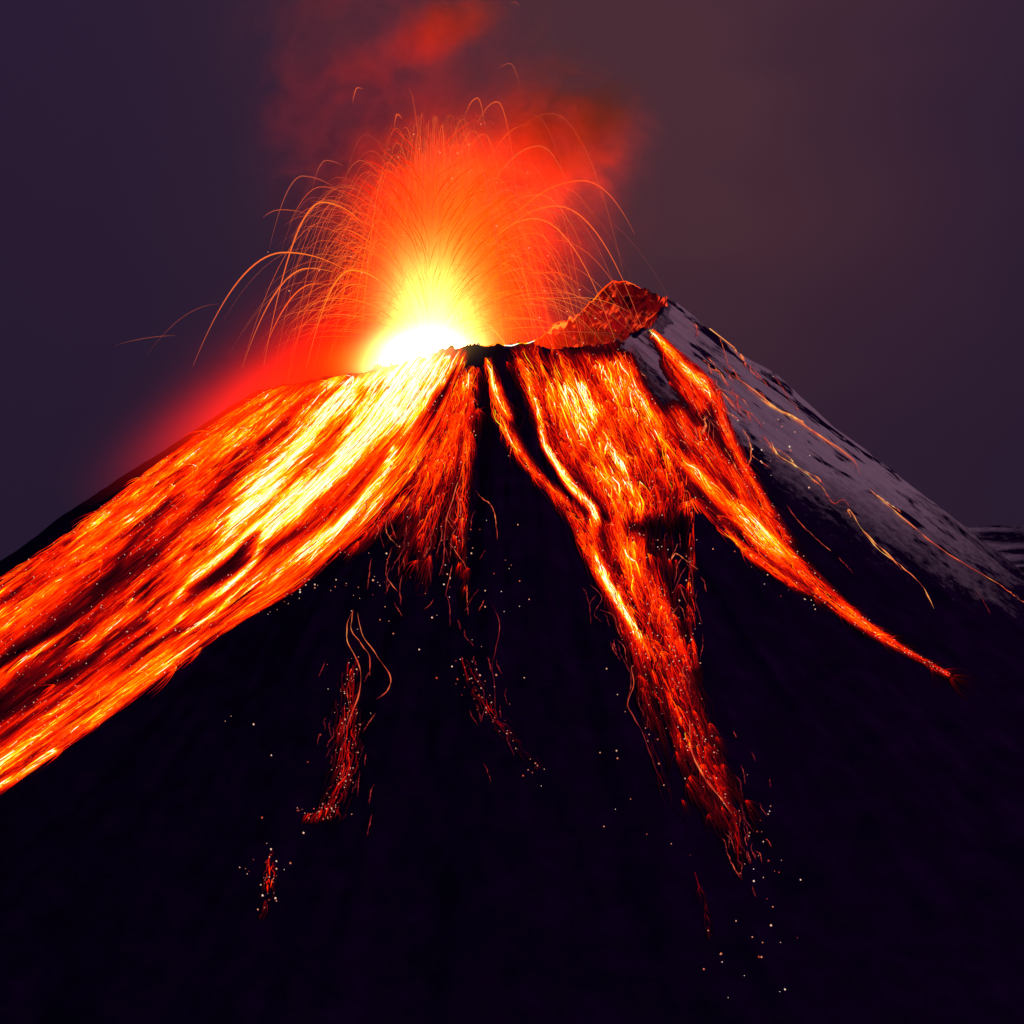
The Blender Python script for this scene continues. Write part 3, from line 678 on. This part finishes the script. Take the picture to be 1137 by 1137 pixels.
# object space of the spray: origin at the vent
m, n, l, M, pos, sepv, noise, vadd, blob = vol_nodes('spray_and_haze_glow')
nrm = n.new('ShaderNodeVectorMath'); nrm.operation = 'NORMALIZE'; l.new(vadd(pos, (0, 0, 20)), nrm.inputs[0])
rays = noise(nrm.outputs[0], 17, 3, .6)                 # streaks radiating from the vent
puff = noise(pos, .017, 5, .62, dist=.8)
rayk = M('MULTIPLY_ADD', rays, 4.2, -1.15, clamp=False); rayk = M('MAXIMUM', rayk, .12)
pk = M('MAXIMUM', M('MULTIPLY_ADD', puff, 6.5, -2.3), .04)
def term(parts, col, k):
    s = parts[0]
    for p_ in parts[1:]: s = M('ADD', s, p_)
    c = n.new('ShaderNodeEmission'); c.inputs[0].default_value = (*col, 1); l.new(M('MULTIPLY', s, k), c.inputs[1]); return c.outputs[0]
white = term([M('MULTIPLY', blob(pos, (1, 0, 18), (37, 36, 62), 1.05), M('MULTIPLY_ADD', rayk, .5, .55)), blob(pos, (-4, -70, -2), (34, 60, 19), 1.0), M('MULTIPLY', blob(pos, (-32, -115, -17), (26, 45, 10), 1.0), .22)], (1, .64, .20), .36)
yell = term([M('MULTIPLY', blob(pos, (12, 0, 34), (46, 46, 80), 1.05), M('MULTIPLY_ADD', rayk, .8, .2)), M('MULTIPLY', blob(pos, (-40, -100, -10), (40, 60, 20), 1.0), .35)], (1, .50, .003), .036)
yelr = term([M('MULTIPLY', blob(pos, (18, 0, 58), (50, 50, 88), .95), rayk)], (1, .22, .002), .0125)
oran = term([M('MULTIPLY', M('MULTIPLY', M('ADD', blob(pos, (25, 0, 70), (84, 80, 100), 1.2), M('MULTIPLY', blob(pos, (55, 0, 170), (88, 70, 70), 1.3), .9)), M('MULTIPLY_ADD', rayk, .6, .4)), pk)], (1, .055, .0005), .0135)
redd = term([M('MULTIPLY', blob(pos, (-70, 0, 10), (130, 70, 56), .9, .62), M('MULTIPLY_ADD', pk, .75, .7)), M('MULTIPLY', blob(pos, (70, 0, 90), (90, 80, 130), 1.5), M('MULTIPLY', pk, .8)),
             M('MULTIPLY', blob(pos, (-150, 0, -40), (120, 60, 32), .9, .6), .7), M('MULTIPLY', blob(pos, (-150, -150, -38), (115, 80, 34), 1.0, .5), 1.6), M('MULTIPLY', blob(pos, (-245, -80, -85), (90, 70, 30), .9, .55), .26)], (1, .014, .0), .0066)  # left-flank haze lit by the lava, put in as emission
acc = white
for t_ in (yell, yelr, oran, redd):
    a = n.new('ShaderNodeAddShader'); l.new(acc, a.inputs[0]); l.new(t_, a.inputs[1]); acc = a.outputs[0]
ab = n.new('ShaderNodeVolumeAbsorption'); ab.inputs[0].default_value = (1, .32, .05, 1)     # fine ash in the spray reddens what shines through
l.new(M('MULTIPLY', M('ADD', blob(pos, (20, 0, 85), (125, 80, 150), 1.3), blob(pos, (-90, 0, 0), (140, 70, 60), 1, .62)), .020), ab.inputs['Density'])
a = n.new('ShaderNodeAddShader'); l.new(acc, a.inputs[0]); l.new(ab.outputs[0], a.inputs[1]); acc = a.outputs[0]
o_ = n.new('ShaderNodeOutputMaterial'); l.new(acc, o_.inputs['Volume'])
m.cycles.volume_step_rate = .3
spray = ellipsoid('fire_spray_and_haze', tuple(VENT), (470, 210, 340), m, ftn)

# smoke, lit by the fountain
m, n, l, M, pos, sepv, noise, vadd, blob = vol_nodes('smoke')
wv_ = noise(pos, .011, 5, .6, dist=1.2)
fine = noise(pos, .028, 4, .65, dist=.6)
shape = M('MULTIPLY', blob(pos, (155, 0, 255), (70, 55, 68), 1.8), 3.0)                       # red puff on the right
shape = M('ADD', shape, M('MULTIPLY', blob(pos, (8, 0, 368), (78, 50, 26), 1.4, .5), 2.8))  # bright wisp at the top
shape = M('ADD', shape, M('MULTIPLY', blob(pos, (0, 30, 330), (185, 60, 200), 2.2), .20))        # brown column
shape = M('ADD', shape, M('MULTIPLY', blob(pos, (60, 10, 190), (120, 60, 80), 1.4), .7))
nk = M('MAXIMUM', M('MULTIPLY_ADD', M('ADD', M('MULTIPLY', wv_, .7), M('MULTIPLY', fine, .3)), 7.0, -2.95), 0.0)
shape = M('ADD', shape, M('MULTIPLY', blob(pos, (-115, 20, 320), (80, 60, 150), 1.8), .09))
dens = M('MULTIPLY', M('MULTIPLY', shape, nk), .013)
pv = n.new('ShaderNodeVolumePrincipled'); pv.inputs['Color'].default_value = (.90, .66, .34, 1); pv.inputs['Anisotropy'].default_value = .15
l.new(dens, pv.inputs['Density']); o_ = n.new('ShaderNodeOutputMaterial'); l.new(pv.outputs[0], o_.inputs['Volume'])
m.cycles.volume_step_rate = .3
smoke = ellipsoid('smoke_plume', tuple(VENT + np.array((0, 0, 0))), (1, 1, 1), m)
me = smoke.data; co = np.empty(len(me.vertices)*3, np.float32); me.vertices.foreach_get('co', co); co = co.reshape(-1, 3)*np.array((300, 150, 300)) + np.array((40, 10, 330)); me.vertices.foreach_set('co', co.ravel().astype(np.float32)); me.update()
tag(smoke, 'brown and red smoke lit from below above the crater', kind='stuff')

# spark trails: molten clots flung out of the vent on falling curves
def arc_pts(ax, ay, drag, dep, s0, s1, m=26):
    """apex (ax,ay) in the picture plane through the vent; drag narrows the falling side; dep leans the arc in depth"""
    x0, z0 = 478.0, 392.0
    dx = ax - x0; hgt = z0 - ay
    s = np.linspace(s0, s1, m)             # 0 vent, 1 apex, >1 falling
    u = np.where(s < 1, s, 1+(s-1)*drag)
    x = x0 + dx*u; y = ay + hgt*(1-s)**2
    X = (x-HALF); Z = ZC+HALF-y
    return np.stack([X, VY + dep*abs(dx)*u, Z], -1)
def clip_arc(P):
    g = height(P[:, 0], P[:, 1]); ok = P[:, 2] > g-1
    # keep up to the first time it lands after leaving the crater
    fall = np.where(~ok & (np.arange(len(P)) > 3))[0]
    return P[:fall[0]+1] if len(fall) else P
def arc_heat(P, base):
    d = np.linalg.norm(P - VENT, axis=1)
    return np.clip(base + .5*np.exp(-(d/140)**2), 0, 1)
def add_arc(ax, ay, drag, dep, s0, s1, r, base, label, group):
    P = clip_arc(arc_pts(ax, ay, drag, dep, s0, s1))
    if len(P) < 5: return None
    k = np.linspace(0, 1, len(P)); R = r*np.clip(np.minimum(k*3+.2, (1-k)*2.2+.12), 0, 1)
    v, f, hh = tubes(P[None], R[None], (arc_heat(P, base)*(1-.35*k**2))[None], 5)
    o = mesh_np('spark_trail', v-P[0], f, m_spark, None, {'glow_level': hh}); o.location = P[0]
    return tag(o, label, 'spark trail', group)
GA = 'spark trails thrown from the crater'
named = [
 (312, 277, .60, .3, .55, 2.05, .85, .52, 'widest spark trail on the left, arcing out over the dark sky'),
 (360, 227, .52, -.2, .62, 2.05, .85, .52, 'tall spark trail on the left, peaking above the widest one'),
 (345, 300, .50, -.2, .8, 2.1, .80, .45, 'spark trail on the left crossing under the widest one'),
 (347, 313, .45, .3, .9, 2.0, .75, .45, 'short spark trail on the left below the crossing one'),
 (392, 302, .52, -.3, .4, 2.1, .80, .55, 'rounded spark trail just left of the yellow core'),
 (340, 201, .40, -.4, .75, 1.65, .55, .30, 'faint high spark trail on the upper left'),
 (365, 183, .35, -.4, .85, 1.4, .5, .30, 'small faint hoop spark trail at the upper left'),
 (648, 198, .62, .2, .45, 1.55, .85, .50, 'widest spark trail on the right, arcing over the far rim'),
 (618, 228, .75, .1, .4, 2.1, .75, .50, 'spark trail on the right falling onto the far rim'),
 (592, 245, .82, -.2, .4, 2.2, .75, .50, 'inner spark trail on the right falling inside the crater'),
 (552, 112, .5, .2, .7, 1.7, .6, .45, 'topmost round spark trail right of the fountain axis'),
 (530, 110, .5, -.1, .75, 1.35, .55, .45, 'topmost narrow hook spark trail'),
 (585, 138, .6, .1, .6, 1.5, .65, .45, 'high curved spark trail at the upper right of the fire'),
 (598, 165, .6, -.2, .5, 1.5, .6, .42, 'second high curved spark trail on the upper right'),
 (397, 97, .30, .1, .93, 1.25, .6, .45, 'small lone hoop spark trail high on the left'),
 (441, 127, .35, .1, .86, 1.25, .6, .50, 'steep needle spark trail on the upper left'),
 (566, 70, .45, .1, .86, 1.35, .45, .30, 'faint lone hoop spark trail high on the right'),
 (572, 2, .45, .1, .95, 1.12, .45, .25, 'faintest spark trail at the top edge of the picture'),
 (662, 135, .45, .2, .8, 1.35, .45, .35, 'faint flat spark trail over the red puff of smoke'),
 (523, 355, .95, -.4, .5, 2.2, 1.0, .80, 'short bright yellow spark trail on the near rim'),
 (500, 300, .9, -.3, .4, 2.2, .7, .8, 'yellow spark trail rising steeply from the core'),
 (190, 370, .35, .2, 1.0, 1.7, .4, .18, 'faint falling spark trail far out on the left'),
 (240, 335, .35, .2, 1.0, 2.0, .35, .14, 'faint steep spark trail falling left of the red haze'),
]
for a_ in named: add_arc(*a_[:8], a_[8], GA)
rg = np.random.default_rng(42)
def rand_arc():
    z = rg.random()
    side = 1 if rg.random() < .55 else -1
    if z < .55:      # mid arcs
        ax = 478 + side*abs(rg.normal(0, 62)) + 12; ay = rg.uniform(150, 330) + abs(ax-490)*.35
    elif z < .8:     # tall ones
        ax = 490 + rg.normal(0, 38); ay = rg.uniform(125, 230)
    else:            # wide low ones
        ax = 478 + side*rg.uniform(60, 150)*rg.uniform(.7, 1); ay = rg.uniform(205, 350)
    s0 = rg.uniform(.35, 1.0); s1 = s0 + rg.uniform(.35, 1.3)
    return ax, ay, rg.uniform(.4, .9), rg.uniform(-.5, .6), s0, s1
cnt = 0
while cnt < 215:
    ax, ay, dg, dp, s0, s1 = rand_arc()
    if ax < 330 and rg.random() < .5: continue
    left = ax < 478
    lb = ('thin glowing spark trail in the crowd on the left side of the fountain' if left else 'thin glowing spark trail in the crowd on the right side of the fountain')
    if ay < 185: lb = 'thin glowing spark trail in the crowd at the top of the fountain'
    g = {'l': 'crowded spark trails left', 'r': 'crowded spark trails right', 't': 'crowded spark trails top'}['t' if ay < 185 else 'l' if left else 'r']
    far = min(1, math.hypot(ax-478, (ay-392)*.7)/220)
    if add_arc(ax, ay, dg, dp, s0, s1, rg.choice([.16, .26, .38, .62], p=[.35, .35, .2, .1]), .60-.42*far+rg.uniform(-.08, .08), lb, g): cnt += 1
# the fine rest of the spray
Ps, Rs, Hs = [], [], []
for _ in range(1500):
    if rg.random() < .45:
        ax = 482 + rg.normal(0, 50); ay = 392 - min(abs(rg.normal(0, 1))*85, rg.uniform(170, 270)) - 25; dg = rg.uniform(.5, 1)
        P = arc_pts(ax, ay, dg, rg.uniform(-.6, .6), rg.uniform(.1, .7), rg.uniform(1.0, 1.9), 16)
    else:
        P = arc_pts(*[v for v in rand_arc()], 16)
    Ps.append(P); Rs.append(rg.uniform(.12, .32)*np.sin(np.linspace(.25, 2.95, 16))); Hs.append(arc_heat(P, rg.uniform(.12, .5)))
v, f, hh = tubes(np.array(Ps), np.array(Rs), np.array(Hs))
tag(mesh_np('fine_spark_spray', v, f, m_spark, ftn, {'glow_level': hh}), kind='stuff')
# dense short ragged strands inside the fire
Ps, Rs, Hs = [], [], []
for _ in range(700):
    a_ = rg.normal(.10, .34); d_ = rg.uniform(40, 215)*max(.3, 1-.6*abs(a_)); d1 = d_ + rg.uniform(10, 60)
    k_ = np.linspace(0, 1, 16); dd = d_ + (d1-d_)*k_
    x_ = VENT[0] + np.sin(a_)*dd + np.sign(a_)*.0006*dd**2*k_; z_ = VENT[2] + np.cos(a_)*dd - .0022*(dd-d_)**2*rg.uniform(.5, 3)
    P = np.stack([x_, VY + rg.normal(0, .25)*dd, z_], -1)
    Ps.append(P); Rs.append(rg.uniform(.15, .5)*np.sin(np.linspace(.2, 2.95, 16))); Hs.append(np.clip(.30+.75*np.exp(-dd/110)+rg.uniform(-.1, .15), 0, 1))
v, f, hh = tubes(np.array(Ps), np.array(Rs), np.array(Hs))
tag(mesh_np('molten_clots', v, f, m_lava, ftn, {'glow_level': hh}), kind='stuff')
# clods in flight
cl_ = []
for _ in range(150):
    P = arc_pts(*rand_arc(), 16)[rg.integers(0, 16)]; cl_.append(P)
cl_ = np.array(cl_); v, f, hh = balls(cl_, rg.uniform(.4, .9, len(cl_)), rg.uniform(.4, .9, len(cl_)))
tag(mesh_np('flying_cinders', v, f, m_ember, ftn, {'glow_level': hh}), kind='stuff')
